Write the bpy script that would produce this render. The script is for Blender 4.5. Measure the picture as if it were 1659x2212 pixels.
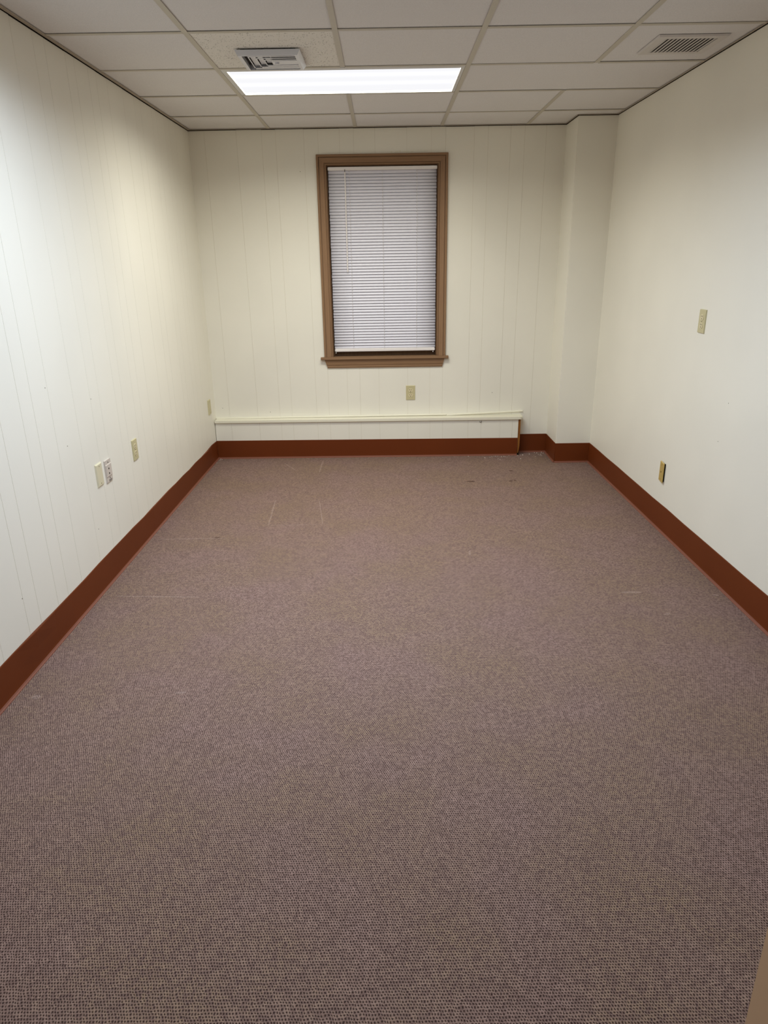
import bpy, bmesh, math, random
from mathutils import Vector, Matrix

# ------------------------------------------------------------------ reset
for o in list(bpy.data.objects):
    bpy.data.objects.remove(o, do_unlink=True)
scene = bpy.context.scene
C = scene.collection
random.seed(7)

# ------------------------------------------------------------------ camera
F_PX, PITCH, YAW, ROLL, CAM_H = 1493.88, math.radians(19.949), math.radians(-0.252), math.radians(0.929), 1.489
cam_data = bpy.data.cameras.new('camera')
cam = bpy.data.objects.new('camera', cam_data)
C.objects.link(cam)
cam_data.sensor_fit = 'HORIZONTAL'
cam_data.sensor_width = 36.0
cam_data.lens = F_PX * 36.0 / 1659.0
cam_data.clip_start = 0.02
_f = Vector((math.sin(YAW), math.cos(YAW), 0))
_r = Vector((math.cos(YAW), -math.sin(YAW), 0))
_z = Vector((0, 0, 1))
fwd = _f * math.cos(PITCH) - _z * math.sin(PITCH)
up = _z * math.cos(PITCH) + _f * math.sin(PITCH)
r2 = _r * math.cos(ROLL) - up * math.sin(ROLL)
u2 = _r * math.sin(ROLL) + up * math.cos(ROLL)
cam.matrix_world = Matrix(((r2.x, u2.x, -fwd.x, 0), (r2.y, u2.y, -fwd.y, 0), (r2.z, u2.z, -fwd.z, CAM_H), (0, 0, 0, 1)))
scene.camera = cam

# ------------------------------------------------------------------ world, exposure
world = bpy.data.worlds.new('world')
scene.world = world
world.use_nodes = True
bg = world.node_tree.nodes['Background']
bg.inputs[0].default_value = (0.55, 0.62, 0.75, 1)
bg.inputs[1].default_value = 0.03
FIXTURES = [   # (y of near edge of the grid cell, colour, watts)
    (3.886, (1.0, 0.985, 0.885), 26.0),
    (2.1708, (0.83, 0.965, 1.17), 35.5),
]
scene.view_settings.view_transform = 'Standard'
scene.view_settings.look = 'None'
scene.view_settings.gamma = 1.0
scene.view_settings.use_curve_mapping = False
scene.view_settings.exposure = 0.0
scene.cycles.max_bounces = 10
scene.cycles.diffuse_bounces = 8

# ------------------------------------------------------------------ room dimensions (metres, camera above the origin)
D = 5.493            # back wall
H = 2.374            # ceiling grid
Y0 = -0.02           # wall behind the camera
AL, AR = -0.00698, 0.00666
def XL(y): return -1.3635 + AL * (D - y)
def XR(y): return 1.5643 + AR * (D - y)
PX, PY = 1.304, 0.319   # pillar: left face x, depth
COLS = [-0.7927, -0.1831, 0.4265, 1.0361]
ROWS = [Y0, 0.4556, 1.0273, 1.5990, 2.1708, 2.7425, 3.3143, 3.8860, 4.4578, 5.0295, D]

def srgb(r, g, b):
    def c(v):
        v /= 255.0
        return v / 12.92 if v <= 0.04045 else ((v + 0.055) / 1.055) ** 2.4
    return (c(r), c(g), c(b), 1)

# ------------------------------------------------------------------ node helpers
class NT:
    def __init__(self, name):
        self.m = bpy.data.materials.new(name)
        self.m.use_nodes = True
        self.t = self.m.node_tree
        self.b = self.t.nodes['Principled BSDF']
    def node(self, typ, **kw):
        n = self.t.nodes.new(typ)
        for k, v in kw.items():
            setattr(n, k, v)
        return n
    def link(self, a, b):
        self.t.links.new(a, b)
    def put(self, sock, v):
        if isinstance(v, E): v = v.s
        if isinstance(v, (int, float)):
            sock.default_value = v
        elif isinstance(v, tuple):
            sock.default_value = v
        else:
            self.link(v, sock)
    def math(self, op, *a):
        n = self.node('ShaderNodeMath', operation=op)
        for i, v in enumerate(a):
            self.put(n.inputs[i], v)
        return E(self, n.outputs[0])
    def coords(self):
        tc = self.node('ShaderNodeTexCoord')
        return tc.outputs['Object']
    def xyz(self, vec):
        s = self.node('ShaderNodeSeparateXYZ')
        self.link(vec, s.inputs[0])
        return E(self, s.outputs[0]), E(self, s.outputs[1]), E(self, s.outputs[2])
    def comb(self, x, y, z):
        n = self.node('ShaderNodeCombineXYZ')
        for i, v in enumerate((x, y, z)):
            self.put(n.inputs[i], v)
        return n.outputs[0]
    def noise(self, vec, scale, detail=2.0, rough=0.5):
        n = self.node('ShaderNodeTexNoise')
        self.link(vec, n.inputs['Vector'])
        n.inputs['Scale'].default_value = scale
        n.inputs['Detail'].default_value = detail
        n.inputs['Roughness'].default_value = rough
        return E(self, n.outputs[0])
    def white(self, vec):
        n = self.node('ShaderNodeTexWhiteNoise', noise_dimensions='2D')
        self.link(vec, n.inputs['Vector'])
        return E(self, n.outputs[0])
    def mix(self, fac, a, b):
        n = self.node('ShaderNodeMix', data_type='RGBA')
        self.put(n.inputs['Factor'], fac)
        self.put(n.inputs['A'], a) if False else None
        for key, v in (('A', a), ('B', b)):
            sock = [s for s in n.inputs if s.name == key and s.type == 'RGBA'][0]
            self.put(sock, v)
        return [s for s in n.outputs if s.type == 'RGBA'][0]
    def smooth(self, v, lo, hi, a=0.0, b=1.0):
        n = self.node('ShaderNodeMapRange', interpolation_type='SMOOTHSTEP')
        self.put(n.inputs[0], v)
        for i, q in enumerate((lo, hi, a, b)):
            n.inputs[i + 1].default_value = q
        return E(self, n.outputs[0])
    def bump(self, height, strength=0.3, dist=0.002):
        n = self.node('ShaderNodeBump')
        n.inputs['Strength'].default_value = strength
        n.inputs['Distance'].default_value = dist
        self.put(n.inputs['Height'], height)
        self.link(n.outputs[0], self.b.inputs['Normal'])
    def base(self, v):
        self.put(self.b.inputs['Base Color'], v)
    def rough(self, r, spec=0.5):
        self.put(self.b.inputs['Roughness'], r)
        self.b.inputs['Specular IOR Level'].default_value = spec
class E:
    def __init__(self, nt, s): self.nt, self.s = nt, s
    def __add__(self, o): return self.nt.math('ADD', self, o)
    def __radd__(self, o): return self.nt.math('ADD', o, self)
    def __sub__(self, o): return self.nt.math('SUBTRACT', self, o)
    def __rsub__(self, o): return self.nt.math('SUBTRACT', o, self)
    def __mul__(self, o): return self.nt.math('MULTIPLY', self, o)
    def __rmul__(self, o): return self.nt.math('MULTIPLY', o, self)
    def __truediv__(self, o): return self.nt.math('DIVIDE', self, o)
    def abs(self): return self.nt.math('ABSOLUTE', self)
    def floor(self): return self.nt.math('FLOOR', self)
    def fract(self): return self.nt.math('FRACT', self)
    def mod2(self): return self.nt.math('FLOORED_MODULO', self, 2.0)
    def sqrt(self): return self.nt.math('SQRT', self)
    def max(self, o): return self.nt.math('MAXIMUM', self, o)
    def min(self, o): return self.nt.math('MINIMUM', self, o)

# ------------------------------------------------------------------ materials
def m_plain(name, col, rough=0.5, spec=0.5, noise=0.06, nscale=40.0, bump=0.0, bdist=0.001, metal=0.0):
    n = NT(name)
    co = n.coords()
    v = n.noise(co, nscale, 3)
    dark = tuple(c * (1 - noise) for c in col[:3]) + (1,)
    lite = tuple(min(1, c * (1 + noise)) for c in col[:3]) + (1,)
    n.base(n.mix(v, dark, lite))
    n.rough(rough, spec)
    n.b.inputs['Metallic'].default_value = metal
    if bump:
        n.bump(n.noise(co, nscale * 6, 2), bump, bdist)
    return n.m

def m_wall(name, col):
    n = NT(name)
    co = n.coords()
    big = n.noise(co, 1.7, 2)
    fine = n.noise(co, 60, 1)
    n.base(n.mix(n.smooth(big, 0.35, 0.65), col, tuple(c * 0.965 for c in col[:3]) + (1,)))
    n.rough(0.42, 0.35)
    n.bump(fine, 0.10, 0.0015)
    return n.m

def m_carpet(name, over=None, fac=0.0):
    """staggered loops; `over` tints a pressed or stained strip"""
    n = NT(name)
    co = n.coords()
    x, y, z = n.xyz(co)
    wob = n.noise(co, 55, 1)
    u = x / 0.0066 + (wob - 0.5) * 0.9
    v = y / 0.0070 + (wob - 0.5) * 0.9
    row = v.floor()
    us = u + row.mod2() * 0.5
    cell = us.floor()
    fu = us.fract() - 0.5
    fv = v.fract() - 0.5
    # pit under each loop, its shade painted dark; slanted a little; fibres break it up
    sl = fu + fv * 0.25
    fib = n.noise(co, 420, 2, 0.6)
    d = (sl * sl * 1.5 + fv * fv).sqrt() + (fib - 0.5) * 0.35
    h = n.smooth(d, 0.04, 0.52, 0.0, 1.0)
    rnd = n.white(n.comb(cell, row, 0.0))
    big = n.noise(co, 2.4, 3, 0.6)
    a = n.mix(n.smooth(big, 0.3, 0.7), srgb(163, 135, 126), srgb(159, 134, 111))
    tone = n.mix(rnd, srgb(141, 115, 106), a)
    tone = n.mix(n.smooth(fib, 0.52, 0.75, 0.0, 0.6), tone, srgb(194, 171, 159))
    if over:
        tone = n.mix(fac, tone, over)
    n.base(n.mix(h * (0.75 + rnd * 0.25), srgb(52, 36, 32), tone))
    n.rough(0.95, 0.1)
    n.bump(h, 0.8, 0.0022)
    return n.m

def m_fissured():
    n = NT('fissured_tile')
    co = n.coords()
    v = n.node('ShaderNodeTexVoronoi')
    x, y, z = n.xyz(co)
    n.link(n.comb(x, y * 1.0, 0.0), v.inputs['Vector'])
    v.inputs['Scale'].default_value = 95
    v.inputs['Randomness'].default_value = 1.0
    rnd = n.noise(co, 60, 3, 0.7)
    dd = E(n, v.outputs['Distance']) + (rnd - 0.5) * 0.5
    hole = n.smooth(dd, 0.13, 0.24, 1.0, 0.0)
    fine = n.noise(co, 160, 3, 0.7)
    pin = n.smooth(fine, 0.62, 0.70)
    n.base(n.mix((hole * 0.9).max(pin * 0.5), srgb(228, 225, 218), srgb(128, 123, 114)))
    n.rough(0.9, 0.1)
    n.bump(1.0 - hole, 0.8, 0.002)
    return n.m

def m_tile():
    n = NT('smooth_ceiling_tile')
    co = n.coords()
    fine = n.noise(co, 240, 3, 0.7)
    big = n.noise(co, 3, 2)
    a = n.mix(big, srgb(224, 222, 221), srgb(230, 228, 227))
    n.base(n.mix(n.smooth(fine, 0.3, 0.7), tuple(c * .93 for c in srgb(224, 222, 221)[:3]) + (1,), a))
    n.rough(0.92, 0.1)
    n.bump(fine, 0.25, 0.001)
    return n.m

def m_wood(name, c0, c1, axis=2):
    n = NT(name)
    co = n.coords()
    x, y, z = n.xyz(co)
    sc = [60.0, 60.0, 60.0]
    sc[axis] = 5.0
    v = n.noise(n.comb(x * sc[0], y * sc[1], z * sc[2]), 1.0, 4, 0.6)
    n.base(n.mix(n.smooth(v, 0.3, 0.7), c0, c1))
    n.rough(0.6, 0.3)
    return n.m

def m_rubber(name, col):
    n = NT(name)
    co = n.coords()
    v = n.noise(co, 3.0, 3)
    f = n.noise(co, 150, 2)
    s = n.noise(co, 35, 5, 0.8)
    a = n.mix(v, tuple(c * .88 for c in col[:3]) + (1,), tuple(c * 1.1 for c in col[:3]) + (1,))
    n.base(n.mix(n.smooth(s, 0.74, 0.82, 0, .25), a, srgb(150, 110, 90)))
    n.rough(0.5, 0.22)
    n.bump(f, 0.06, 0.001)
    return n.m

def m_emit(name):
    n = NT(name)
    co = n.coords()
    x, y, z = n.xyz(co)
    # two tubes behind the lens: a brighter band along each
    t = n.smooth(((y - 0.20).abs()).min((y - 0.38).abs()), 0.005, 0.075, 1.04, 0.965)
    e = n.node('ShaderNodeEmission')
    e.inputs[0].default_value = (0.975, 0.975, 1.0, 1)
    n.put(e.inputs[1], t)
    out = n.t.nodes['Material Output']
    n.link(e.outputs[0], out.inputs['Surface'])
    return n.m

def m_glass():
    n = NT('window_glass')
    n.base((0.9, 0.95, 0.95, 1))
    n.b.inputs['Transmission Weight'].default_value = 1.0
    n.b.inputs['Roughness'].default_value = 0.02
    n.b.inputs['IOR'].default_value = 1.45
    return n.m

M = {}
M['wall'] = m_wall('cream_wall_paint', srgb(239, 236, 223))
M['panel'] = m_wall('cream_panelling_paint', srgb(239, 236, 223))
M['groove'] = m_plain('groove_paint', srgb(214, 208, 190), 0.6, 0.2, 0.25, 9.0)
M['carpet'] = m_carpet('loop_carpet')
M['carpet_pressed'] = m_carpet('loop_carpet_pressed', srgb(226, 204, 192), 0.22)
M['carpet_stained'] = m_carpet('loop_carpet_stained', srgb(66, 36, 18), 0.6)
M['tile'] = m_tile()
M['fissured'] = m_fissured()
M['tbar'] = m_plain('grid_paint', srgb(194, 188, 174), 0.5, 0.35, 0.03)
M['angle'] = m_plain('wall_angle_paint', srgb(168, 156, 140), 0.5, 0.35, 0.05)
M['plenum'] = m_plain('plenum_dark', srgb(60, 52, 44), 0.9, 0.1)  # also paints the shade in the slits along the wall tops
M['rubber'] = m_rubber('brown_cove_rubber', srgb(106, 49, 17))
M['toe'] = m_rubber('pale_cove_toe', srgb(130, 80, 63))  # toe in a paler, pinker brown than the base above
M['trim'] = m_wood('brown_trim_paint', srgb(138, 107, 79), srgb(144, 113, 84), 2)
M['trimh'] = m_wood('brown_trim_paint_horizontal', srgb(138, 107, 79), srgb(144, 113, 84), 0)
M['sash'] = m_wood('dark_sash_paint', srgb(92, 66, 42), srgb(104, 76, 50), 2)
M['blind'] = m_plain('blind_white', srgb(222, 221, 231), 0.38, 0.45, 0.02)
M['blindrail'] = m_plain('blind_rail_white', srgb(238, 233, 230), 0.35, 0.5, 0.02)
M['cord'] = m_plain('cord_white', srgb(225, 222, 222), 0.8, 0.2)
M['nail'] = m_plain('nail_mark', srgb(128, 120, 104), 0.8, 0.1)
M['dark'] = m_plain('hole_dark', srgb(40, 34, 24), 0.8, 0.1)
M['ivory'] = m_plain('ivory_plastic', srgb(200, 191, 150), 0.35, 0.45, 0.02)
M['ivory_face'] = m_plain('ivory_receptacle', srgb(219, 208, 170), 0.3, 0.5, 0.02)
M['cream_plate'] = m_plain('cream_plastic', srgb(219, 212, 182), 0.3, 0.5, 0.02)
M['beige_plate'] = m_plain('beige_plastic', srgb(206, 196, 184), 0.35, 0.45, 0.02)
M['amber'] = m_plain('aged_yellow_plastic', srgb(196, 168, 96), 0.3, 0.5, 0.05)
M['screw'] = m_plain('screw_paint', srgb(150, 140, 105), 0.3, 0.5)
M['label'] = m_plain('dark_print', srgb(74, 68, 62), 0.6, 0.2)
M['rawwood'] = m_wood('raw_wood_edge', srgb(120, 72, 24), srgb(150, 96, 40), 2)
M['ledge'] = m_wall('ledge_paint', srgb(234, 230, 211))
M['door'] = m_plain('tan_door_paint', srgb(190, 157, 124), 0.5, 0.35, 0.03, 25, 0.05)
M['brass'] = m_plain('brass', srgb(190, 150, 80), 0.3, 0.5, 0.02, metal=1.0)
M['metal'] = m_plain('fixture_white_metal', srgb(214, 214, 212), 0.4, 0.4, 0.02)
M['vent'] = m_plain('vent_white_plastic', srgb(218, 219, 224), 0.35, 0.45, 0.02)
M['grille'] = m_plain('grille_metal', srgb(205, 200, 196), 0.4, 0.4, 0.02)
M['duct'] = m_plain('duct_dark', srgb(70, 67, 64), 0.8, 0.1)
M['plaster'] = m_plain('plaster_crumb', srgb(236, 230, 220), 0.8, 0.2)
M['glass'] = m_glass()

# ------------------------------------------------------------------ object helpers
def wloc(o):
    v = Vector((0, 0, 0))
    while o is not None:
        v += o.location
        o = o.parent
    return v

def obj(name, bm, mat, parent=None, origin=None, smooth=False):
    """link a bmesh given in world coordinates as ONE object; origin is a world point"""
    pl = wloc(parent)
    org = Vector(origin) if origin is not None else (pl.copy() if parent is not None else Vector((0, 0, 0)))
    bmesh.ops.translate(bm, verts=bm.verts, vec=-org)
    bmesh.ops.recalc_face_normals(bm, faces=bm.faces)
    me = bpy.data.meshes.new(name)
    bm.to_mesh(me)
    bm.free()
    mats = mat if isinstance(mat, (list, tuple)) else [mat]
    for k in mats:
        me.materials.append(M[k])
    if smooth:
        for p in me.polygons:
            p.use_smooth = True
    o = bpy.data.objects.new(name, me)
    C.objects.link(o)
    if parent is not None:
        o.parent = parent
    o.location = org - pl
    return o

def tag(o, label=None, cat=None, group=None, kind=None):
    if label: o['label'] = label
    if cat: o['category'] = cat
    if group: o['group'] = group
    if kind: o['kind'] = kind
    return o

def thing(name, loc, label, cat, group=None):
    o = bpy.data.objects.new(name, None)
    o.empty_display_size = 0.05
    C.objects.link(o)
    o.location = loc
    return tag(o, label, cat, group)

def share(src, parent, loc):
    """a sibling of src with the same mesh"""
    o = src.copy()
    C.objects.link(o)
    o.parent = parent
    o.location = loc
    return o

def hexa(bm, pts, mi=0):
    """8 points: bottom loop then top loop"""
    v = [bm.verts.new(p) for p in pts]
    for f in ((0, 1, 2, 3), (7, 6, 5, 4), (0, 4, 5, 1), (1, 5, 6, 2), (2, 6, 7, 3), (3, 7, 4, 0)):
        fc = bm.faces.new([v[i] for i in f])
        fc.material_index = mi
    return v

def box(bm, x0, x1, y0, y1, z0, z1, mi=0):
    return hexa(bm, [(x0, y0, z0), (x1, y0, z0), (x1, y1, z0), (x0, y1, z0), (x0, y0, z1), (x1, y0, z1), (x1, y1, z1), (x0, y1, z1)], mi)

# wall frames: (u along the wall, v up, w out of the wall) -> world
def FB(u, v, w): return (u, D - w, v)
def FL(u, v, w): return (XL(u) + w, u, v)
def FR(u, v, w): return (XR(u) - w, u, v)
def wbox(bm, fr, u0, u1, v0, v1, w0, w1, mi=0):
    return hexa(bm, [fr(u0, v0, w0), fr(u1, v0, w0), fr(u1, v1, w0), fr(u0, v1, w0), fr(u0, v0, w1), fr(u1, v0, w1), fr(u1, v1, w1), fr(u0, v1, w1)], mi)
def wfrust(bm, fr, u0, u1, v0, v1, w0, w1, ins, mi=0):
    return hexa(bm, [fr(u0, v0, w0), fr(u1, v0, w0), fr(u1, v1, w0), fr(u0, v1, w0),
                     fr(u0 + ins, v0 + ins, w1), fr(u1 - ins, v0 + ins, w1), fr(u1 - ins, v1 - ins, w1), fr(u0 + ins, v1 - ins, w1)], mi)
def prism(bm, loop, a, b, mi=0):
    """extrude: loop is a list of 2D points; a(p), b(p) give the two end rings"""
    va = [bm.verts.new(a(p)) for p in loop]
    vb = [bm.verts.new(b(p)) for p in loop]
    n = len(loop)
    bm.faces.new(va).material_index = mi
    bm.faces.new(vb[::-1]).material_index = mi
    for i in range(n):
        bm.faces.new((va[i], va[(i + 1) % n], vb[(i + 1) % n], vb[i])).material_index = mi
def wdisc(bm, fr, u, v, r, w0, w1, n=14, flat=None, mi=0):
    loop = []
    for i in range(n):
        a = 2 * math.pi * i / n
        du, dv = r * math.cos(a), r * math.sin(a)
        if flat: dv = max(-flat, min(flat, dv))
        loop.append((u + du, v + dv))
    prism(bm, loop, lambda p: fr(p[0], p[1], w0), lambda p: fr(p[0], p[1], w1), mi)
def tube(bm, p0, p1, r, n=8, mi=0):
    p0, p1 = Vector(p0), Vector(p1)
    d = (p1 - p0).normalized()
    s = d.orthogonal().normalized()
    t = d.cross(s)
    loop = [(r * math.cos(2 * math.pi * i / n), r * math.sin(2 * math.pi * i / n)) for i in range(n)]
    prism(bm, loop, lambda q: p0 + s * q[0] + t * q[1], lambda q: p1 + s * q[0] + t * q[1], mi)
def NB(): return bmesh.new()

# ================================================================== STRUCTURE
# ---- floor
bm = NB()
pts = [(XL(Y0) - .1, Y0 - .3), (XR(Y0) + .1, Y0 - .3), (XR(D) + .1, D + .1), (XL(D) - .1, D + .1)]
hexa(bm, [(x, y, -0.05) for x, y in pts] + [(x, y, 0.0) for x, y in pts])
floor = tag(obj('floor', bm, 'carpet'), 'brown and mauve loop-pile carpet covering the whole office floor', 'carpet', kind='structure')

# pressed lines, worn spots and rust stains left by furniture: low ridges in the pile
def mark(x0, y0, x1, y1, w, mat, name):
    a, b = Vector((x0, y0, 0)), Vector((x1, y1, 0))
    d = (b - a).normalized()
    s = Vector((-d.y, d.x, 0))
    L = (b - a).length
    n = max(4, int(L / .02))
    bm = NB()
    rows = []
    for i in range(n + 1):
        t = i / n
        ww = w * (.35 + .65 * math.sin(math.pi * min(1, max(0, t)) ) ** .4) * random.uniform(.55, 1.15) + .0006
        c = a + d * (L * t) + s * random.uniform(-.0012, .0012)
        rows.append([bm.verts.new(c + s * k * ww + Vector((0, 0, .0002 if k else .0007))) for k in (-1, 0, 1)])
    for p, q in zip(rows[:-1], rows[1:]):
        for i in (0, 1):
            bm.faces.new((p[i], p[i + 1], q[i + 1], q[i]))
    o = obj(name, bm, mat, floor, origin=(0, 0, 0))
for q in [(-1.304, 2.976, -0.90, 2.955, .006), (-1.326, 3.697, -0.925, 3.696, .006), (-0.715, 3.895, -0.742, 4.369, .005), (-0.388, 3.898, -0.445, 4.328, .003),
          (-0.715, 3.895, -0.388, 3.898, .003), (-0.504, 5.003, -0.502, 5.325, .006), (-0.80, 5.26, -0.684, 5.05, .005), (1.10, 2.94, 1.20, 2.94, .010),
          (-1.318, 2.161, -1.284, 2.161, .012), (-0.792, 2.175, -0.753, 2.178, .010), (0.44, 3.40, 0.45, 3.47, .006), (1.515, 2.90, 1.545, 2.90, .008), (1.22, 2.72, 1.25, 2.73, .008)]:
    mark(*q, 'carpet_pressed', 'pressed_mark')
for q in [(0.57, 4.718, 0.63, 4.712, .022), (0.918, 4.965, 0.945, 4.962, .018), (0.875, 4.712, 0.90, 4.71, .018), (0.912, 4.725, 0.928, 4.725, .02), (-1.0, 3.705, -0.965, 3.712, .008)]:
    mark(*q, 'carpet_stained', 'rust_stain')

# ---- panelled back wall: grooved planks over a backing, window opening left free
OX0, OX1, OZ0, OZ1 = -0.405, 0.410, 0.775, 2.143
ZT = H + 0.03
ZW = H - 0.0045     # wall faces stop just short of the ceiling grid
PT = 0.0013        # groove depth
GW = 0.0007        # half groove width
def holed(bm, fr, u0, u1, v0, v1, w0, w1):
    hole = (max(u0, OX0), min(u1, OX1))
    if hole[0] >= hole[1]:
        wbox(bm, fr, u0, u1, v0, v1, w0, w1)
        return
    if u0 < hole[0]: wbox(bm, fr, u0, hole[0], v0, v1, w0, w1)
    if u1 > hole[1]: wbox(bm, fr, hole[1], u1, v0, v1, w0, w1)
    wbox(bm, fr, hole[0], hole[1], v0, OZ0, w0, w1)
    wbox(bm, fr, hole[0], hole[1], OZ1, v1, w0, w1)
bm = NB()
holed(bm, FB, XL(D) - .1, XR(D) + .1, -0.02, ZW, -0.12, -PT)
wall_back = tag(obj('wall_back', bm, 'groove'), 'cream grooved plank panelling on the wall with the window', 'wall', kind='structure')
gb = [XL(D), -1.25, -1.024, -0.846, -0.748, -0.549, -0.449, -0.297, -0.197, -0.046, 0.18, 0.354, 0.455, 0.657, 0.755, 0.914, 1.013, 1.165, 1.36]
for a, b in zip(gb[:-1], gb[1:]):
    bm = NB()
    holed(bm, FB, a + (GW if a > XL(D) else 0), b - GW, 0.0, ZW + random.uniform(-.0012, .001), -PT - .0001, 0.0)
    obj('plank', bm, 'panel', wall_back)

bm = NB(); wbox(bm, FB, XL(D) - .1, XR(D) + .1, ZW, H + .10, -.10, -.014); obj('gap_shade', bm, 'plenum', wall_back)  # dark strip painting the shade in the slit under the ceiling

# ---- panelled left wall
bm = NB()
wbox(bm, FL, Y0 - .1, D, -0.02, ZW, -0.12, -PT)
wall_left = tag(obj('wall_left', bm, 'groove'), 'cream grooved plank panelling on the long wall with four cover plates', 'wall', kind='structure')
per = [.092, .152, .095, .139, .216, .173, .103, .195]
gl, y, k = [], 2.355, 0
while y < D - .03:
    gl.append(y); y += per[k % 8]; k += 1
y, k = 2.355, 7
while y > Y0 + .05:
    y -= per[k % 8]; k -= 1
    if y > Y0: gl.insert(0, y)
gl = [Y0] + gl + [D]
for a, b in zip(gl[:-1], gl[1:]):
    bm = NB()
    wbox(bm, FL, a + GW, b - GW if b < D else b, 0.0, ZW + random.uniform(-.0012, .001), -PT - .0001, 0.0)
    obj('plank', bm, 'panel', wall_left)

bm = NB(); wbox(bm, FL, Y0 - .1, D, ZW, H + .10, -.10, -.014); obj('gap_shade', bm, 'plenum', wall_left)  # painted shade strip, left wall slit
# ---- plain right wall, boxed pillar in the corner, wall behind the camera with the doorway
bm = NB()
wbox(bm, FR, Y0 - .1, D + .1, -0.02, ZW + .001, -0.12, 0.0)
wall_right = tag(obj('wall_right', bm, 'wall'), 'smooth cream plaster wall with one outlet and one yellowed plate', 'wall', kind='structure')
bm = NB(); wbox(bm, FR, Y0 - .1, D + .1, ZW + .001, H + .10, -.10, -.014); obj('gap_shade', bm, 'plenum', wall_right)  # painted shade strip, right wall slit
bm = NB()
box(bm, PX, XR(D) + .02, D - PY, D + .02, 0.0, ZW)
bmesh.ops.bevel(bm, geom=[e for e in bm.edges if abs((e.verts[0].co - e.verts[1].co).z) > 1 and e.verts[0].co.y < D - .1 and e.verts[0].co.x < PX + .01], offset=0.004, segments=2, affect='EDGES')
wall_pillar = tag(obj('wall_pillar', bm, 'wall'), 'square cream boxed-in pillar filling the back corner', 'pillar', kind='structure')
bm = NB(); box(bm, PX + .014, XR(D) + .02, D - PY + .014, D + .01, ZW, H + .10); obj('gap_shade', bm, 'plenum', wall_pillar)  # painted shade block in the slit above the pillar
bm = NB()
DX0, DX1, DH = -0.41, 0.51, 2.04
box(bm, XL(Y0) - .1, DX0, Y0 - .12, Y0, -.02, ZT)
box(bm, DX1, XR(Y0) + .1, Y0 - .12, Y0, -.02, ZT)
box(bm, DX0, DX1, Y0 - .12, Y0, DH, ZT)
tag(obj('wall_front', bm, 'wall'), 'cream wall with the doorway behind the viewpoint', 'wall', kind='structure')
# doorway casing
for n, (a, b, c, d) in enumerate([(DX0 - .06, DX0, 0, DH + .06), (DX1, DX1 + .06, 0, DH + .06), (DX0, DX1, DH, DH + .06)]):
    bm = NB()
    box(bm, a, b, Y0, Y0 + .014, c, d)
    tag(obj('trim_%d' % (n + 1), bm, 'trim'), kind='structure')

# ---- ceiling: board over the plenum, lay-in tiles, tees, wall angles
bm = NB()
pts = [(XL(Y0) - .1, Y0 - .12), (XR(Y0) + .1, Y0 - .12), (XR(D) + .1, D + .12), (XL(D) - .1, D + .12)]
hexa(bm, [(x, y, H + .10) for x, y in pts] + [(x, y, H + .13) for x, y in pts])
ceiling = tag(obj('ceiling', bm, 'plenum'), 'suspended ceiling of pale lay-in tiles in a metal grid', 'ceiling', kind='structure')
TW = 0.0115    # half tee width
TZ = 0.0035    # tile face above the tee face
def colx(i, y):
    """x of grid line i (0 = left wall ... 5 = right wall) at depth y"""
    if i == 0: return XL(y)
    if i == 5: return XR(y)
    return COLS[i - 1] + ((0.0097 if y < 3.9 else -0.0076) if i == 4 else 0.0)
LIGHT_ROWS = {ROWS.index(f[0]) if f[0] in ROWS else min(range(11), key=lambda i: abs(ROWS[i] - f[0])) for f in FIXTURES}
for j in range(10):
    ya, yb = ROWS[j], ROWS[j + 1]
    i = 0
    while i < 5:
        span = 1
        if i in (1, 2) and j in LIGHT_ROWS:
            i += 1
            continue
        if i == 3 and j == 7: span = 2          # one long tile beside the light
        xa, xb = colx(i, (ya + yb) / 2), colx(i + span, (ya + yb) / 2)
        dz = random.uniform(-.0008, .0012)
        bm = NB()
        z0, z1 = H + TZ + dz, H + TZ + .012 + dz
        g = .003
        if i + span == 5 and j == 9:            # notched round the pillar
            box(bm, xa + g, PX - .003, ya + g, yb - g, z0, z1)
            box(bm, PX - .003, xb - g, ya + g, D - PY - .004, z0, z1)
        else:
            hexa(bm, [(colx(i, ya + .01) + g, ya + g, z0), (colx(i + span, ya + .01) - g, ya + g, z0), (colx(i + span, yb - .01) - g, yb - g, z0), (colx(i, yb - .01) + g, yb - g, z0),
                      (colx(i, ya + .01) + g, ya + g, z1), (colx(i + span, ya + .01) - g, ya + g, z1), (colx(i + span, yb - .01) - g, yb - g, z1), (colx(i, yb - .01) + g, yb - g, z1)])
        fiss = (i == 1 and j == 6)
        t = obj('ceiling_tile', bm, 'fissured' if fiss else 'tile', ceiling)
        if fiss: t['label'] = 'older fissured and pinholed ceiling tile around the air diffuser'
        i += span
def tee(bm, x0, x1, y0, y1):
    box(bm, x0, x1, y0, y1, H, H + .0022)
    if x1 - x0 < y1 - y0: box(bm, (x0 + x1) / 2 - .001, (x0 + x1) / 2 + .001, y0, y1, H + .0022, H + .03)
    else: box(bm, x0, x1, (y0 + y1) / 2 - .001, (y0 + y1) / 2 + .001, H + .0022, H + .03)
for i in (1, 2, 3, 4):          # tees running away from the camera, one per bay
    for j in range(10):
        if i == 2 and j in LIGHT_ROWS: continue
        if i == 4 and j == 7: continue
        x = colx(i, (ROWS[j] + ROWS[j + 1]) / 2)
        bm = NB()
        tee(bm, x - TW, x + TW, ROWS[j] + (.0 if j == 0 else .0), ROWS[j + 1] - .0004)
        obj('grid_tee', bm, 'tbar', ceiling)
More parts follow.
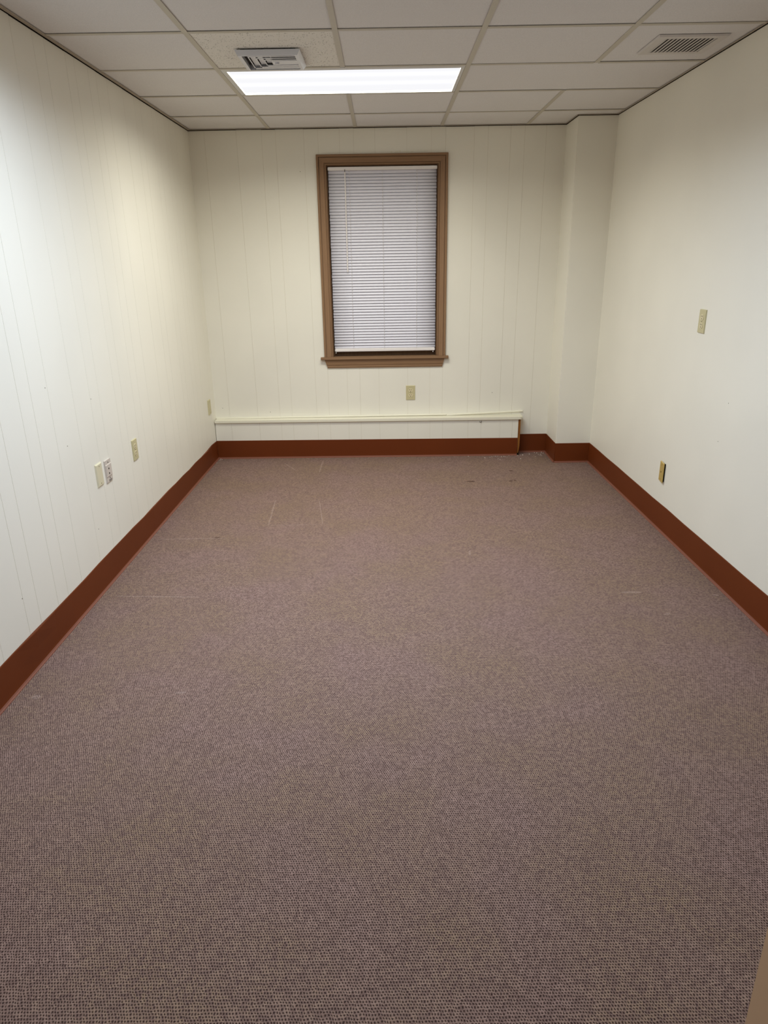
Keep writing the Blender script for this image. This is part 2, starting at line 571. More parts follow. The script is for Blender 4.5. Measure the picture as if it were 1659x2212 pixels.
for j in range(1, 10):          # cross tees
    for i in range(5):
        y = ROWS[j]
        xa, xb = colx(i, y), colx(i + 1, y)
        bm = NB()
        tee(bm, xa + (TW + .0006 if i else .004), xb - (TW + .0006 if i < 4 else .004), y - TW, y + TW)
        obj('grid_tee', bm, 'tbar', ceiling)
# wall angles, standing a few millimetres off the uneven walls
bm = NB(); wbox(bm, FL, Y0, D - .004, H - .001, H + .0012, .0035, .021); obj('wall_angle', bm, 'angle', ceiling)
bm = NB(); wbox(bm, FR, Y0, D - PY - .005, H - .001, H + .0012, .0045, .012); obj('wall_angle', bm, 'angle', ceiling)
bm = NB(); box(bm, XL(D) + .005, PX - .004, D - .018, D - .0075, H - .001, H + .0012); obj('wall_angle', bm, 'angle', ceiling)
bm = NB(); box(bm, PX - .012, PX - .004, D - PY, D - .006, H - .001, H + .0012); obj('wall_angle', bm, 'angle', ceiling)
bm = NB(); box(bm, PX - .004, XR(D) - .006, D - PY - .013, D - PY - .0045, H - .001, H + .0012); obj('wall_angle', bm, 'angle', ceiling)

# ---- baseboards: tall rubber cove base with a flared toe
BB = 0.152
def cove(name, path, hts, label, amp=0.0, parent=None, seed=0):
    """path: (x,y) points along the wall, (nx,ny) out of the wall at each; hts: height at each point"""
    rnd = random.Random(seed)
    prof = [(0.0, 0.0005), (0.0035, 1.0), (0.0035, .985)]
    bm = NB(); bt = NB()
    rings, rt = [], []
    for (x, y, nx, ny), h in zip(path, hts):
        off = abs(rnd.gauss(0, amp))
        pr = [(0.0, h), (.0025 + off, h), (.0036 + off, h - .003), (.0036 + off * .4, h * .55), (.0036, .020), (.0046, .0113)]
        rings.append([bm.verts.new((x + nx * d, y + ny * d, z)) for d, z in pr])
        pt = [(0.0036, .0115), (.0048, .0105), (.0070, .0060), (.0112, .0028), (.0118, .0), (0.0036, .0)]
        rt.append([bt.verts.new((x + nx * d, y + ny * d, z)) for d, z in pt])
    for b, rr, closed in ((bm, rings, False), (bt, rt, True)):
        for p, q in zip(rr[:-1], rr[1:]):
            for i in range(len(p) - (0 if closed else 1)):
                k = (i + 1) % len(p)
                b.faces.new((p[i], p[k], q[k], q[i]))
        b.faces.new(rr[0]); b.faces.new(rr[-1][::-1])
    o = obj(name, bm, 'rubber', parent)
    if parent is None: tag(o, label, 'baseboard', kind='structure')
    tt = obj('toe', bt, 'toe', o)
    return o
def lin(p, q, n): return [(p[0] + (q[0] - p[0]) * i / n, p[1] + (q[1] - p[1]) * i / n) for i in range(n + 1)]
rr = random.Random(3)
N = 34
hl = [BB + rr.gauss(0, .0026) for _ in range(N + 1)]
cove('baseboard_left', [(XL(y), y, 1, 0) for _, y in lin((0, Y0), (0, D - .066), N)], hl, 'brown rubber cove base along the panelled long wall', .0022, seed=2)
cove('baseboard_right', [(XR(y), y, -1, 0) for _, y in lin((0, Y0), (0, D - PY - .0005), 24)], [BB + rr.gauss(0, .0007) for _ in range(25)], 'brown rubber cove base along the plain wall', .0008, seed=5)
cove('baseboard_pillar_front', [(x, D - PY, 0, -1) for x, _ in lin((PX - .003, 0), (XR(D - PY) - .0035, 0), 4)], [BB] * 5, 'brown rubber cove base across the front of the pillar', seed=6)
cove('baseboard_pillar_side', [(PX, y, -1, 0) for _, y in lin((0, D - PY - .003), (0, D - .004), 4)], [BB] * 5, 'brown rubber cove base on the side of the pillar', seed=7)
cove('baseboard_back', [(x, D, 0, -1) for x, _ in lin((1.075, 0), (PX - .0036, 0), 4)], [BB] * 5, 'short brown cove base between the ledge end and the pillar', seed=8)

# ---- door leaf standing open beside the camera
ang = math.atan2(0.148, 0.925)
hinge = Vector((0.522, 0.0, 0.0))
leaf_dir = Vector((math.sin(ang), math.cos(ang), 0))
leaf_n = Vector((math.cos(ang), -math.sin(ang), 0))
def FD(u, v, w):    # u along the leaf from the hinge, v up, w out of the face seen from the doorway
    p = hinge + leaf_dir * u - leaf_n * w
    return (p.x, p.y, v)
door = None
bm = NB(); wbox(bm, FD, 0.0, 0.917, 0.012, 2.03, -0.042, 0.0)
bmesh.ops.bevel(bm, geom=list(bm.edges), offset=.002, segments=2, affect='EDGES')
door = tag(obj('door_1', bm, 'door'), 'tan painted flush door standing open at the right edge', 'door', kind='structure')
bm = NB(); wdisc(bm, FD, .855, .96, .030, 0, .006, 20); wdisc(bm, FD, .855, .96, .010, .006, .035, 12); wdisc(bm, FD, .855, .96, .026, .035, .06, 20)
obj('door_knob', bm, 'brass', door)
for z in (.25, 1.05, 1.8):
    bm = NB(); tube(bm, FD(-.008, z - .045, .006), FD(-.008, z + .045, .006), .007, 10); obj('hinge', bm, 'brass', door)

# ---- window: jamb, sash, glass, moulded casing, stool and apron
bm = NB()
JI = .012
wbox(bm, FB, OX0, OX0 + JI, OZ0, OZ1, -.10, -.0005)
wbox(bm, FB, OX1 - JI, OX1, OZ0, OZ1, -.10, -.0005)
wbox(bm, FB, OX0 + JI, OX1 - JI, OZ1 - JI, OZ1, -.10, -.0005)
wbox(bm, FB, OX0 + JI, OX1 - JI, OZ0, OZ0 + JI, -.10, -.052)
window = tag(obj('window_1', bm, 'sash'), 'brown-trimmed window with a closed white mini blind', 'window', kind='structure')
bm = NB()
sx0, sx1, sz0, sz1 = OX0 + JI, OX1 - JI, OZ0 + JI, OZ1 - JI
for a, b, c, d in ((sx0, sx0 + .04, sz0, sz1), (sx1 - .04, sx1, sz0, sz1), (sx0 + .04, sx1 - .04, sz0, sz0 + .055), (sx0 + .04, sx1 - .04, sz1 - .04, sz1), (sx0 + .04, sx1 - .04, 1.44, 1.475)):
    wbox(bm, FB, a, b, c, d, -.090, -.055)
obj('sash', bm, 'sash', window)
for c, d in ((sz0 + .055, 1.44), (1.475, sz1 - .04)):
    bm = NB(); wbox(bm, FB, sx0 + .036, sx1 - .036, c - .004, d + .004, -.075, -.071)
    obj('pane', bm, 'glass', window)
CI0, CI1, CZ = -0.401, 0.4065, 2.1385       # inner edges of the casing
PROF = [(0, 0), (0, .009), (.004, .0115), (.0075, .0105), (.008, .0055), (.0125, .0055), (.013, .0105), (.017, .0125), (.030, .0135), (.043, .0165), (.046, .0165), (.0465, .0105), (.0515, .0105), (.052, .0185), (.056, .0205), (.064, .0205), (.067, .0185), (.067, 0)]
ZS = .7905
bm = NB(); prism(bm, PROF, lambda p: FB(CI0 - p[0], ZS, p[1]), lambda p: FB(CI0 - p[0], CZ + p[0], p[1])); obj('casing_side', bm, 'trim', window)
bm = NB(); prism(bm, PROF, lambda p: FB(CI1 + p[0], ZS, p[1]), lambda p: FB(CI1 + p[0], CZ + p[0], p[1])); obj('casing_side', bm, 'trim', window)
bm = NB(); prism(bm, PROF, lambda p: FB(CI0 - p[0], CZ + p[0], p[1]), lambda p: FB(CI1 + p[0], CZ + p[0], p[1])); obj('casing_head', bm, 'trimh', window)
bm = NB()
wbox(bm, FB, -.496, .496, .770, .790, .0003, .036)
bmesh.ops.bevel(bm, geom=[e for e in bm.edges if all(v.co.y < D - .02 for v in e.verts)], offset=.004, segments=2, affect='EDGES')
wbox(bm, FB, OX0 + JI, OX1 - JI, .772, .790, -.055, .0003)
obj('stool', bm, 'trimh', window)
AP = [(.770, 0), (.770, .020), (.742, .0165), (.728, .0135), (.726, .0105), (.7225, .0105), (.721, .0130), (.714, .0135), (.7085, .0105), (.7055, .010), (.7045, 0)]
def apx(z): return (.770 - z) / (.770 - .7045)
bm = NB(); prism(bm, AP, lambda p: FB(-.467 + .022 * apx(p[0]), p[0], p[1]), lambda p: FB(.466 - .017 * apx(p[0]), p[0], p[1])); obj('apron', bm, 'trimh', window)

# ================================================================== THINGS
# ---- fluorescent troffers
def troffer(y0, col, strength, label, group):
    y1 = y0 + .5718
    x0, x1 = COLS[0] + TW + .001, COLS[2] - TW - .001
    ya, yb = y0 + TW + .001, y1 - TW - .001
    root = thing('fluorescent_troffer', ((x0 + x1) / 2, (ya + yb) / 2, H), label, 'ceiling light', group)
    lx0, lx1, ly0, ly1 = x0 + .024, x1 - .017, ya + .040, yb - .002
    bm = NB()
    box(bm, x0, lx0, ya, yb, H + .001, H + .012)
    box(bm, lx1, x1, ya, yb, H + .001, H + .012)
    box(bm, lx0, lx1, ya, ly0, H + .001, H + .012)
    box(bm, lx0, lx1, ly1, yb, H + .001, H + .012)
    obj('frame', bm, 'metal', root)
    bm = NB(); box(bm, x0 + .004, x1 - .004, ya + .004, yb - .004, H + .016, H + .085); obj('housing', bm, 'metal', root)
    mname = 'lit_lens_%d' % round(y0 * 1000)
    M[mname] = m_emit(mname)
    bm = NB(); box(bm, lx0 - .004, lx1 + .004, ly0 - .004, min(ly1 + .004, yb - .0005), H + .0122, H + .0155)
    # object coordinates start at the near edge of the cell
    lens = obj('lens', bm, mname, root, origin=((x0 + x1) / 2, y0, H))
    # the tubes' light leaves through the prismatic lens, which cuts it off near the horizontal
    ld = bpy.data.lights.new('tube_light', 'AREA')
    ld.shape = 'RECTANGLE'
    ld.size, ld.size_y = lx1 - lx0, ly1 - ly0
    ld.energy, ld.color, ld.spread = strength, col, math.radians(158)
    lo = bpy.data.objects.new('tube_light', ld)
    C.objects.link(lo)
    lo.parent = root
    lo.location = Vector(((lx0 + lx1) / 2, (ly0 + ly1) / 2, H + .0115)) - root.location
troffer(FIXTURES[0][0], FIXTURES[0][1], FIXTURES[0][2], 'lit fluorescent ceiling panel beside the square air diffuser', 'fluorescent ceiling panels')
troffer(FIXTURES[1][0], FIXTURES[1][1], FIXTURES[1][2], 'lit fluorescent ceiling panel nearer the doorway', 'fluorescent ceiling panels')

# ---- square air diffuser hanging under the fissured tile
tx0, tx1, ty0, ty1 = -.641, -.354, 3.548, 3.851
bx0, bx1, by0, by1 = -.629, -.3655, 3.553, 3.806
zt, zb = H + .0005, H - .026
root = thing('air_diffuser', ((tx0 + tx1) / 2, (ty0 + ty1) / 2, H), 'square white air diffuser with angled louvres hanging below its tile', 'air vent')
ix0, ix1, iy0, iy1 = bx0 + .016, bx1 - .012, by0 + .007, by1 - .012
bm = NB()
outer_t = [(tx0, ty0, zt - .004), (tx1, ty0, zt - .004), (tx1, ty1, zt), (tx0, ty1, zt)]
outer_b = [(bx0, by0, zb), (bx1, by0, zb), (bx1, by1, zb), (bx0, by1, zb)]
inner_b = [(ix0, iy0, zb), (ix1, iy0, zb), (ix1, iy1, zb), (ix0, iy1, zb)]
inner_t = [(ix0 - .006, iy0 - .002, zt - .002), (ix1 + .006, iy0 - .002, zt - .002), (ix1 + .006, iy1 + .006, zt - .002), (ix0 - .006, iy1 + .006, zt - .002)]
R = [[bm.verts.new(p) for p in ring] for ring in (outer_t, outer_b, inner_b, inner_t)]
for a, b in zip(R, R[1:] + R[:1]):
    for i in range(4):
        bm.faces.new((a[i], a[(i + 1) % 4], b[(i + 1) % 4], b[i]))
obj('frame', bm, 'vent', root)
bm = NB(); box(bm, ix0 - .004, ix1 + .004, iy0 - .001, iy1 + .004, zt - .0018, zt + .0002); obj('duct_throat', bm, 'duct', root)
def slab(bm, a, b, drop, lean, th=.0012):
    """thin blade from a to b (xy), lower edge at zb+drop, top edge leaned by `lean` (xy)"""
    z0, z1 = zb + drop, zt - .006
    d = (Vector((b[0], b[1], 0)) - Vector((a[0], a[1], 0))).normalized()
    nrm = Vector((-d.y, d.x, 0)) * th
    A0, B0 = Vector((a[0], a[1], z0)), Vector((b[0], b[1], z0))
    A1, B1 = A0 + Vector((lean[0], lean[1], z1 - z0)), B0 + Vector((lean[0], lean[1], z1 - z0))
    hexa(bm, [A0, B0, B0 + nrm, A0 + nrm, A1, B1, B1 + nrm, A1 + nrm])
for k, (ox, oy, oy2) in enumerate([(.024, .012, .012), (.056, .040, .034), (.088, .068, .056)]):
    bm = NB()
    th = .0014
    box(bm, ix0 + ox, ix1, iy0 + oy, iy0 + oy + .010, zb + .001, zb + .001 + th)                 # near lip
    box(bm, ix0 + ox, ix0 + ox + .004, iy0 + oy + .010, iy1 - oy2, zb + .001, zb + .001 + th)    # side lip
    box(bm, ix0 + ox, ix1, iy1 - oy2 - .016, iy1 - oy2, zb + .001, zb + .001 + th)               # far lip
    box(bm, ix0 + ox + .004, ix0 + ox + .026, iy0 + oy + .012, iy1 - oy2 - .016, zb + .012, zb + .0132)    # sloping side vane, set back
    obj('louvre', bm, 'vent', root)
bm = NB(); box(bm, ix0 + .118, ix1, iy0 + .094, iy1 - .072, zb + .003, zb + .0045); core = obj('core_plate', bm, 'vent', root)
bm = NB(); cx, cy = (ix0 + .104 + ix1) / 2 - .03, (iy0 + iy1) / 2 + .01; tube(bm, (cx, cy, zb + .004), (cx, cy, zb - .003), .010, 14); obj('damper_knob', bm, 'vent', core)
bm = NB(); box(bm, cx - .018, cx - .016, iy0 + .001, iy0 + .094, zb + .0026, zb + .010); obj('stay', bm, 'vent', root)

# ---- return grille
gx0, gx1, gy0, gy1 = 1.191, 1.497, 3.460, 3.744
hx0, hx1, hy0, hy1 = 1.231, 1.461, 3.502, 3.708
root = thing('return_grille', ((gx0 + gx1) / 2, (gy0 + gy1) / 2, H), 'rectangular slatted return air grille in the ceiling near the plain wall', 'air vent')
bm = NB()
zf = H + TZ - .001
zg = zf - .007
o1 = [(gx0, gy0, zf), (gx1, gy0, zf), (gx1, gy1, zf), (gx0, gy1, zf)]
o2 = [(gx0 + .006, gy0 + .006, zg), (gx1 - .006, gy0 + .006, zg), (gx1 - .006, gy1 - .006, zg), (gx0 + .006, gy1 - .006, zg)]
o3 = [(hx0, hy0, zg + .001), (hx1, hy0, zg + .001), (hx1, hy1, zg + .001), (hx0, hy1, zg + .001)]
o4 = [(hx0, hy0, zf - .0001), (hx1, hy0, zf - .0001), (hx1, hy1, zf - .0001), (hx0, hy1, zf - .0001)]
R = [[bm.verts.new(p) for p in ring] for ring in (o1, o2, o3, o4)]
for a, b in zip(R, R[1:]):
    for i in range(4):
        bm.faces.new((a[i], a[(i + 1) % 4], b[(i + 1) % 4], b[i]))
obj('frame', bm, 'grille', root)
bm = NB(); box(bm, hx0 + .0005, hx1 - .0005, hy0 + .0005, hy1 - .0005, zf - .0011, zf - .0003); obj('duct_throat', bm, 'duct', root)
ns = 13
first = None
for k in range(ns):
    x = hx0 + .010 + (hx1 - hx0 - .018) * k / (ns - 1)
    if first is None:
        bm = NB()
        hexa(bm, [(x - .0095, hy0 + .001, zf - .0062), (x - .0073, hy0 + .001, zf - .0072), (x - .0073, hy1 - .001, zf - .0072), (x - .0095, hy1 - .001, zf - .0062),
                  (x + .0050, hy0 + .001, zf - .0016), (x + .0062, hy0 + .001, zf - .0026), (x + .0062, hy1 - .001, zf - .0026), (x + .0050, hy1 - .001, zf - .0016)])
        first = obj('slat', bm, 'grille', root, origin=(x, hy0, zf))
        fx = x
    else:
        share(first, root, first.location + Vector((x - fx, 0, 0)))

# ---- mini blind
BYW = -.014      # blind plane, behind the wall face
root = thing('mini_blind', (0.004, D - BYW, .826), 'closed white mini blind with a tilt wand filling the window', 'window blind')
bm = NB(); wbox(bm, FB, -.3885, .397, 2.1035, 2.1262, BYW - .013, BYW + .012)
bmesh.ops.bevel(bm, geom=list(bm.edges), offset=.0025, segments=2, affect='EDGES')
obj('headrail', bm, 'blindrail', root)
bm = NB(); wbox(bm, FB, -.3855, .3925, .8275, .852, BYW - .010, BYW + .011)
bmesh.ops.bevel(bm, geom=list(bm.edges), offset=.004, segments=3, affect='EDGES')
rail = obj('bottom_rail', bm, 'blindrail', root)
CORDS = (-.2365, 0.002, .2505)
z_top, z_bot, NS = 2.093, .864, 60
slat0 = None
for k in range(NS):
    z = z_top + (z_bot - z_top) * k / (NS - 1)
    if slat0 is None:
        bm = NB()
        nseg = 6
        wd, sag = .0252, .0024
        tilt = math.radians(65)
        xs = [-.3865]
        for cx in CORDS: xs += [cx - .0014, cx + .0014]
        xs.append(.3935)
        prof = []
        for i in range(nseg + 1):
            s = i / nseg - .5                       # -0.5 upper/back edge ... +0.5 lower/room edge
            a = s * wd
            c = sag * (1 - (2 * s) ** 2)
            # local: along-slat-width vector points down and to the room, convex side faces the room
            w = a * math.cos(tilt) + c * math.sin(tilt)
            v = -a * math.sin(tilt) + c * math.cos(tilt)
            prof.append((w, v))
        grid = [[bm.verts.new(FB(x, z + v, BYW + w)) for (w, v) in prof] for x in xs]
        for i in range(len(xs) - 1):
            for j in range(nseg):
                f = bm.faces.new((grid[i][j], grid[i + 1][j], grid[i + 1][j + 1], grid[i][j + 1]))
                f.material_index = 1 if (i % 2 == 1 and j == 2) else 0
                f.smooth = True
        slat0 = obj('slat', bm, ['blind', 'dark'], root, origin=(0.004, D - BYW, z))
        sol = slat0.modifiers.new('thickness', 'SOLIDIFY'); sol.thickness = .0004
    else:
        s = share(slat0, root, slat0.location + Vector((random.uniform(-.0012, .0012), 0, z - z_top)))
        s.rotation_euler = (random.gauss(0, .012), random.gauss(0, .0006), 0)
for cx in CORDS:
    bm = NB()
    pts = [(cx + random.uniform(-.0012, .0012) + (.004 * (1 - i / 12) - .002), 2.105 - i * (2.105 - .845) / 12) for i in range(13)]
    for a, b in zip(pts[:-1], pts[1:]):
        tube(bm, FB(a[0], a[1], BYW + .0125), FB(b[0], b[1], BYW + .0125), .0011, 5)
    obj('ladder_cord', bm, 'cord', root)
bm = NB(); tube(bm, FB(-.2655, 2.092, BYW + .020), FB(-.2665, 1.416, BYW + .020), .0042, 6); wand = obj('tilt_wand', bm, 'blindrail', root)
bm = NB(); tube(bm, FB(-.2655, 2.109, BYW + .013), FB(-.2655, 2.088, BYW + .020), .0022, 6); obj('hook', bm, 'dark', wand)
for x in (-.378, .378):
    bm = NB(); tube(bm, FB(x, .8195, BYW), FB(x, .8195, BYW + .008), .0035, 8); obj('end_peg', bm, 'blindrail', rail)

# ---- boxed ledge along the foot of the back wall
LX0, LX1 = XL(D) + .0035, 1.055
def yp(x): return 5.430 + (5.405 - 5.430) * (x - LX0) / (LX1 - LX0)     # face of the box, slightly skewed
root = thing('pipe_ledge', ((LX0 + LX1) / 2, 5.45, 0), 'long low cream boxed ledge under the window with a worn raw end', 'ledge')
bm = NB()
hexa(bm, [(LX0, yp(LX0) + PT, .005), (LX1, yp(LX1) + PT, .005), (LX1, yp(LX1) + .012, .005), (LX0, yp(LX0) + .012, .005),
          (LX0, yp(LX0) + PT, .294), (LX1, yp(LX1) + PT, .294), (LX1, yp(LX1) + .012, .294), (LX0, yp(LX0) + .012, .294)])
front = obj('front_panel', bm, 'groove', root)
gp = [LX0, -1.23, -1.005, -.83, -.735, -.54, -.44, -.292, -.194, -.045, .178, .354, .454, .656, .760, .911, 1.008, LX1]
for a, b in zip(gp[:-1], gp[1:]):
    a2, b2 = a + (.0008 if a > LX0 else 0), b - (.0008 if b < LX1 else 0)
    bm = NB()
    hexa(bm, [(a2, yp(a2), .006), (b2, yp(b2), .006), (b2, yp(b2) + PT, .006), (a2, yp(a2) + PT, .006), (a2, yp(a2), .294), (b2, yp(b2), .294), (b2, yp(b2) + PT, .294), (a2, yp(a2) + PT, .294)])
    obj('plank', bm, 'panel', front)
# shelf board with a rounded end
SX0, SX1 = XL(D) + .004, 1.088
def ys(x): return yp(x) - .014
bm = NB()
loop = [(SX0, D - .0005), (SX0, ys(SX0)), (SX1 - .03, ys(SX1 - .03))]
for i in range(1, 7):
    a = math.pi / 2 * i / 6
    loop.append((SX1 - .03 + .03 * math.sin(a), ys(SX1) + .03 - .03 * math.cos(a)))
loop.append((SX1, D - .0005))
prism(bm, loop, lambda p: (p[0], p[1], .2945), lambda p: (p[0], p[1], .3145))
bmesh.ops.bevel(bm, geom=[e for e in bm.edges if all(v.co.z > .31 for v in e.verts) and any(v.co.y < D - .02 for v in e.verts)], offset=.0035, segments=2, affect='EDGES')
obj('shelf', bm, 'ledge', root)
# end board, its raw front edge chipped near the floor
bm = NB()
ex0, ex1, ey = LX1 + .0004, LX1 + .0175, yp(LX1) - .002
loop = [(ex0, .294), (ex1, .294), (ex1, .075), (ex1 - .003, .055), (ex1 - .007, .030), (ex1 - .010, .018), (ex0 + .002, .018), (ex0 - .0, .06)]
prism(bm, loop, lambda p: (p[0], ey, p[1]), lambda p: (p[0], D - .004, p[1]))
obj('end_board', bm, 'rawwood', root)['label'] = 'raw brown wood end board, chipped at the bottom'
bm = NB(); box(bm, ex0 + .006, ex1 - .001, ey + .004, ey + .03, 0.0, .03); obj('end_foot', bm, 'dark', root)
# quarter-round strips along the wall: one nailed down, one sprung loose
def strip(x0, z0, x1, z1, r=.0105):
    bm = NB()
    q = [(0, 0), (r, 0)] + [(r * math.cos(a), r * math.sin(a)) for a in (math.pi / 6, math.pi / 3)] + [(0, r)]
    prism(bm, q, lambda p: (x0, D - .0004 - p[0], z0 + p[1]), lambda p: (x1, D - .0004 - p[0], z1 + p[1]))
    return bm
obj('quarter_round', strip(SX0 + .001, .3150, .4885, .3195), 'ledge', root)
o = obj('quarter_round', strip(.4915, .3155, 1.101, .3385), 'ledge', root)
o['label'] = 'loose cream moulding strip lifting off the ledge'
# rubber base on the box front
tmp = [(x, yp(x), 0, -1) for x, _ in lin((LX0 + .001, 0), (LX1 - .001, 0), 14)]
cove('rubber_base', tmp, [.1485 - .0055 * i / 14 for i in range(15)], None, .0006, parent=root, seed=11)
bm = NB(); tube(bm, (.747, yp(.747) - .001, .279), (.752, yp(.75) - .008, .274), .0016, 5); tube(bm, (.752, yp(.75) - .008, .274), (.761, yp(.75) - .006, .276), .0016, 5); tube(bm, (.761, yp(.75) - .006, .276), (.763, yp(.75) - .001, .281), .0016, 5)
obj('bent_staple', bm, 'dark', root)

# ---- wall plates
def plate_root(name, fr, u, v, label, cat, group=None):
    return thing(name, fr(u, v, 0), label, cat, group)
def screw(fr, u, v, w, parent, mat='screw'):
    bm = NB(); wdisc(bm, fr, u, v, .0032, w - .001, w + .0008, 10); obj('screw', bm, mat, parent)
PW, PH = .0365, .0570
def blank(fr, u, v, label, mat='cream_plate', group=None, ins=.006):
    r = plate_root('blank_plate', fr, u, v, label, 'wall plate', group)
    bm = NB(); wfrust(bm, fr, u - PW, u + PW, v - PH, v + PH, 0.0002, .0065, ins); obj('plate', bm, mat, r)
    for s in (-1, 1): screw(fr, u, v + s * .042, .0065, r)
    return r
def duplex(fr, u, v, label, group, flip=1):
    r = plate_root('duplex_outlet', fr, u, v, label, 'outlet', group)
    bm = NB(); wfrust(bm, fr, u - PW, u + PW, v - PH, v + PH, 0.0002, .0055, .0025); obj('plate', bm, 'ivory', r)
    for s in (-1, 1):
        vc = v + s * .0195
        bm = NB(); wdisc(bm, fr, u, vc, .0172, .005, .0072, 22, flat=.0142); rc = obj('receptacle', bm, 'ivory_face', r)
        for du in (-.0064, .0064):
            bm = NB(); wbox(bm, fr, u + du - .0016, u + du + .0016, vc + .0005, vc + .0085, .0066, .0074); obj('slot', bm, 'dark', rc)
        bm = NB(); wdisc(bm, fr, u, vc - .0075, .0030, .0066, .0074, 10); obj('ground_hole', bm, 'dark', rc)
    screw(fr, u, v, .0058, r)
    return r
duplex(FB, .2025, .5015, 'ivory duplex outlet under the brown window', 'duplex outlets')
duplex(FL, 3.677, .5395, 'ivory duplex outlet on the panelled wall, right of the paired plates', 'duplex outlets')
duplex(FR, 3.538, 1.184, 'ivory duplex outlet set high on the plain wall', 'duplex outlets')
blank(FL, 3.184, .5445, 'blank cream plate, left of the paired plates on the panelled wall', group='blank plates')
blank(FL, 5.312, .4450, 'blank ivory plate beside the back corner, just above the ledge', mat='ivory', group='blank plates', ins=.003)
# jack plate with snap-in insert
u, v = 3.291, .5345
r = plate_root('jack_plate', FL, u, v, 'beige two-jack plate, right of the blank cream plate', 'wall plate')
bm = NB(); wfrust(bm, FL, u - PW, u + PW, v - PH, v + PH, .0002, .0055, .002); obj('plate', bm, 'beige_plate', r)
bm = NB(); wfrust(bm, FL, u - PW + .001, u + PW - .003, v - .028, v + .034, .0054, .0085, .0025); ins = obj('jack_insert', bm, 'beige_plate', r)
for dv in (.012, -.012):
    bm = NB(); wdisc(bm, FL, u - .004, v + dv, .0048, .0080, .0092, 10); obj('jack', bm, 'dark', ins)
for s in (-1, 1): screw(FL, u + .002, v + s * (.042 if s > 0 else .036), .0057, r, 'dark')
bm = NB(); wbox(bm, FL, u - .012, u + .022, v - .053, v - .044, .0054, .0058); lab = obj('printed_label', bm, 'label', r)
for k in range(6):
    bm = NB(); wbox(bm, FL, u - .010 + k * .0052, u - .0075 + k * .0052, v - .0508, v - .0462, .0057, .0060); obj('print_mark', bm, 'beige_plate', lab)
# yellowed cable plate, its near edge sprung off the wall
u, v = 3.781, .3355
tl = math.radians(7)
def FT(a, b, w):     # hinged about the far edge
    da = (u + PW) - a
    return FR(u + PW - da * math.cos(tl) - w * math.sin(tl), b, .0008 + da * math.sin(tl) + w * math.cos(tl))
r = plate_root('cable_plate', FR, u, v, 'yellowed cable plate tilting off the plain wall above the baseboard', 'wall plate')
bm = NB(); wfrust(bm, FT, u - PW, u + PW, v - PH, v + PH, 0, .005, .003); obj('plate', bm, 'amber', r)
bm = NB(); wdisc(bm, FT, u, v, .0042, .0045, .0058, 12); obj('cable_hole', bm, 'dark', r)
for s in (-1, 1): screw(FT, u, v + s * .042, .005, r, 'brass')
bm = NB(); wbox(bm, FR, u - .030, u + .022, v - .052, v + .052, .0, .0022); obj('wall_box', bm, 'dark', r)

# ---- small marks in the walls
def nail(fr, u, v, parent, r=.003, w=.0006):
    bm = NB(); wdisc(bm, fr, u, v, r, -.0008, w, 7); obj('nail_hole', bm, 'nail', parent)
for u, v in [(.851, .492), (-.923, .363), (-1.303, .40), (-.585, 2.10)]: nail(FB, u, v, wall_back, .0026)
for u, v in [(2.919, .755), (3.084, .304), (2.351, .308), (2.816, 1.025), (3.228, .902)]: nail(FL, u, v, wall_left, .0024)
wr = bpy.data.objects['wall_right']
for u, v in [(3.161, .849), (3.204, .658)]: nail(FR, u, v, wr, .0022)

for (u0, v0, w_, h_) in [(.062, 2.212, .012, .010), (.090, 2.214, .030, .006), (.125, 2.213, .010, .014), (.150, 2.216, .050, .004), (.205, 2.213, .018, .007)]:
    bm = NB()
    lp = [(u0, v0), (u0 + w_, v0 - .001), (u0 + w_ * .95, v0 + h_ * .8), (u0 + w_ * .5, v0 + h_), (u0 + w_ * .1, v0 + h_ * .7)]
    prism(bm, lp, lambda p: FB(p[0], p[1], -.0002), lambda p: FB(p[0] + .001, p[1] + .001, .0012))
    obj('paint_flake', bm, 'ledge', wall_back)

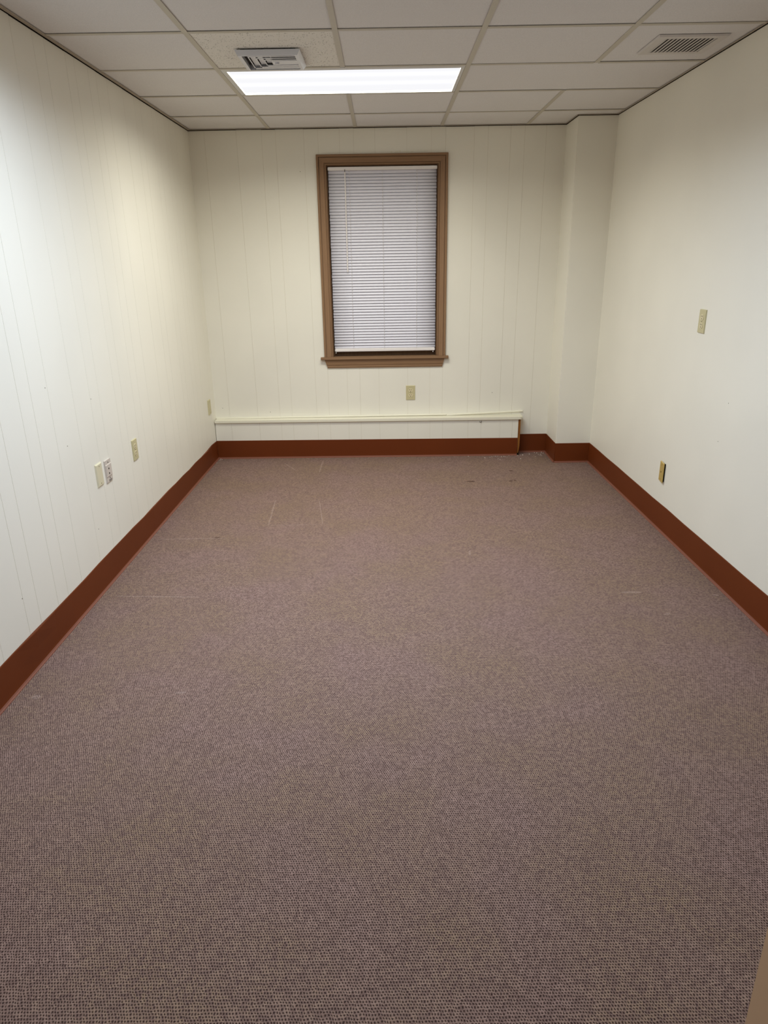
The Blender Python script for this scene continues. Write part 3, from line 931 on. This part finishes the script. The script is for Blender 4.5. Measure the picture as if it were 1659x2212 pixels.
# ---- plaster crumbs on the carpet
crumbs = [(0.953, 5.351), (0.988, 5.383), (1.06, 5.386), (1.083, 5.394), (1.102, 5.397), (1.064, 5.285), (1.226, 5.45), (1.228, 5.398), (1.240, 5.385), (1.252, 5.419), (1.249, 5.372), (1.276, 5.442), (1.191, 5.338), (1.267, 5.47), (0.661, 5.381), (0.788, 5.328), (0.83, 5.341), (0.848, 5.368), (0.869, 5.378), (0.88, 5.371), (0.896, 5.374), (0.887, 5.29), (0.923, 5.355), (0.944, 5.362), (0.966, 5.343), (0.900, 5.275), (-1.340, 5.381), (-1.336, 5.405), (-1.322, 5.396), (-1.345, 5.30), (1.16, 5.42), (1.21, 5.46)]
protos = []
for (x, y) in crumbs:
    s = random.uniform(.0022, .0042)
    if len(protos) < 4:
        bm = NB()
        bmesh.ops.create_icosphere(bm, subdivisions=1, radius=1.0)
        for vv in bm.verts:
            vv.co = Vector((vv.co.x * random.uniform(.7, 1.3), vv.co.y * random.uniform(.7, 1.2), (vv.co.z * random.uniform(.5, .9)) + .6))
        o = obj('plaster_crumb', bm, 'plaster', None)
        protos.append(o)
    else:
        o = protos[random.randrange(4)].copy()
        C.objects.link(o)
    o.location = (x, y, .0)
    o.scale = (s, s, s)
    o.rotation_euler = (0, 0, random.uniform(0, 6.28))
    if x < 0:
        lab, grp = 'tiny white plaster crumb on the carpet in the corner by the panelled wall', 'plaster crumbs in the panelled corner'
    elif x > 1.12:
        lab, grp = 'tiny white plaster crumb in the recess between the ledge end and the pillar', 'plaster crumbs in the recess by the pillar'
    elif x > 1.0:
        lab, grp = 'tiny white plaster crumb right beside the raw wood end of the ledge', 'plaster crumbs at the ledge end'
    elif x < 0.7:
        lab, grp = 'lone white plaster crumb by the ledge, farthest from the other crumbs near the pillar', None
    elif y < 5.30:
        lab, grp = 'white plaster crumb lying farthest out from the ledge front', 'plaster crumbs out on the carpet'
    else:
        lab, grp = 'tiny white plaster crumb scattered along the foot of the ledge front', 'plaster crumbs along the ledge front'
    tag(o, lab, 'debris', grp)
    if grp is None and 'group' in o: del o['group']
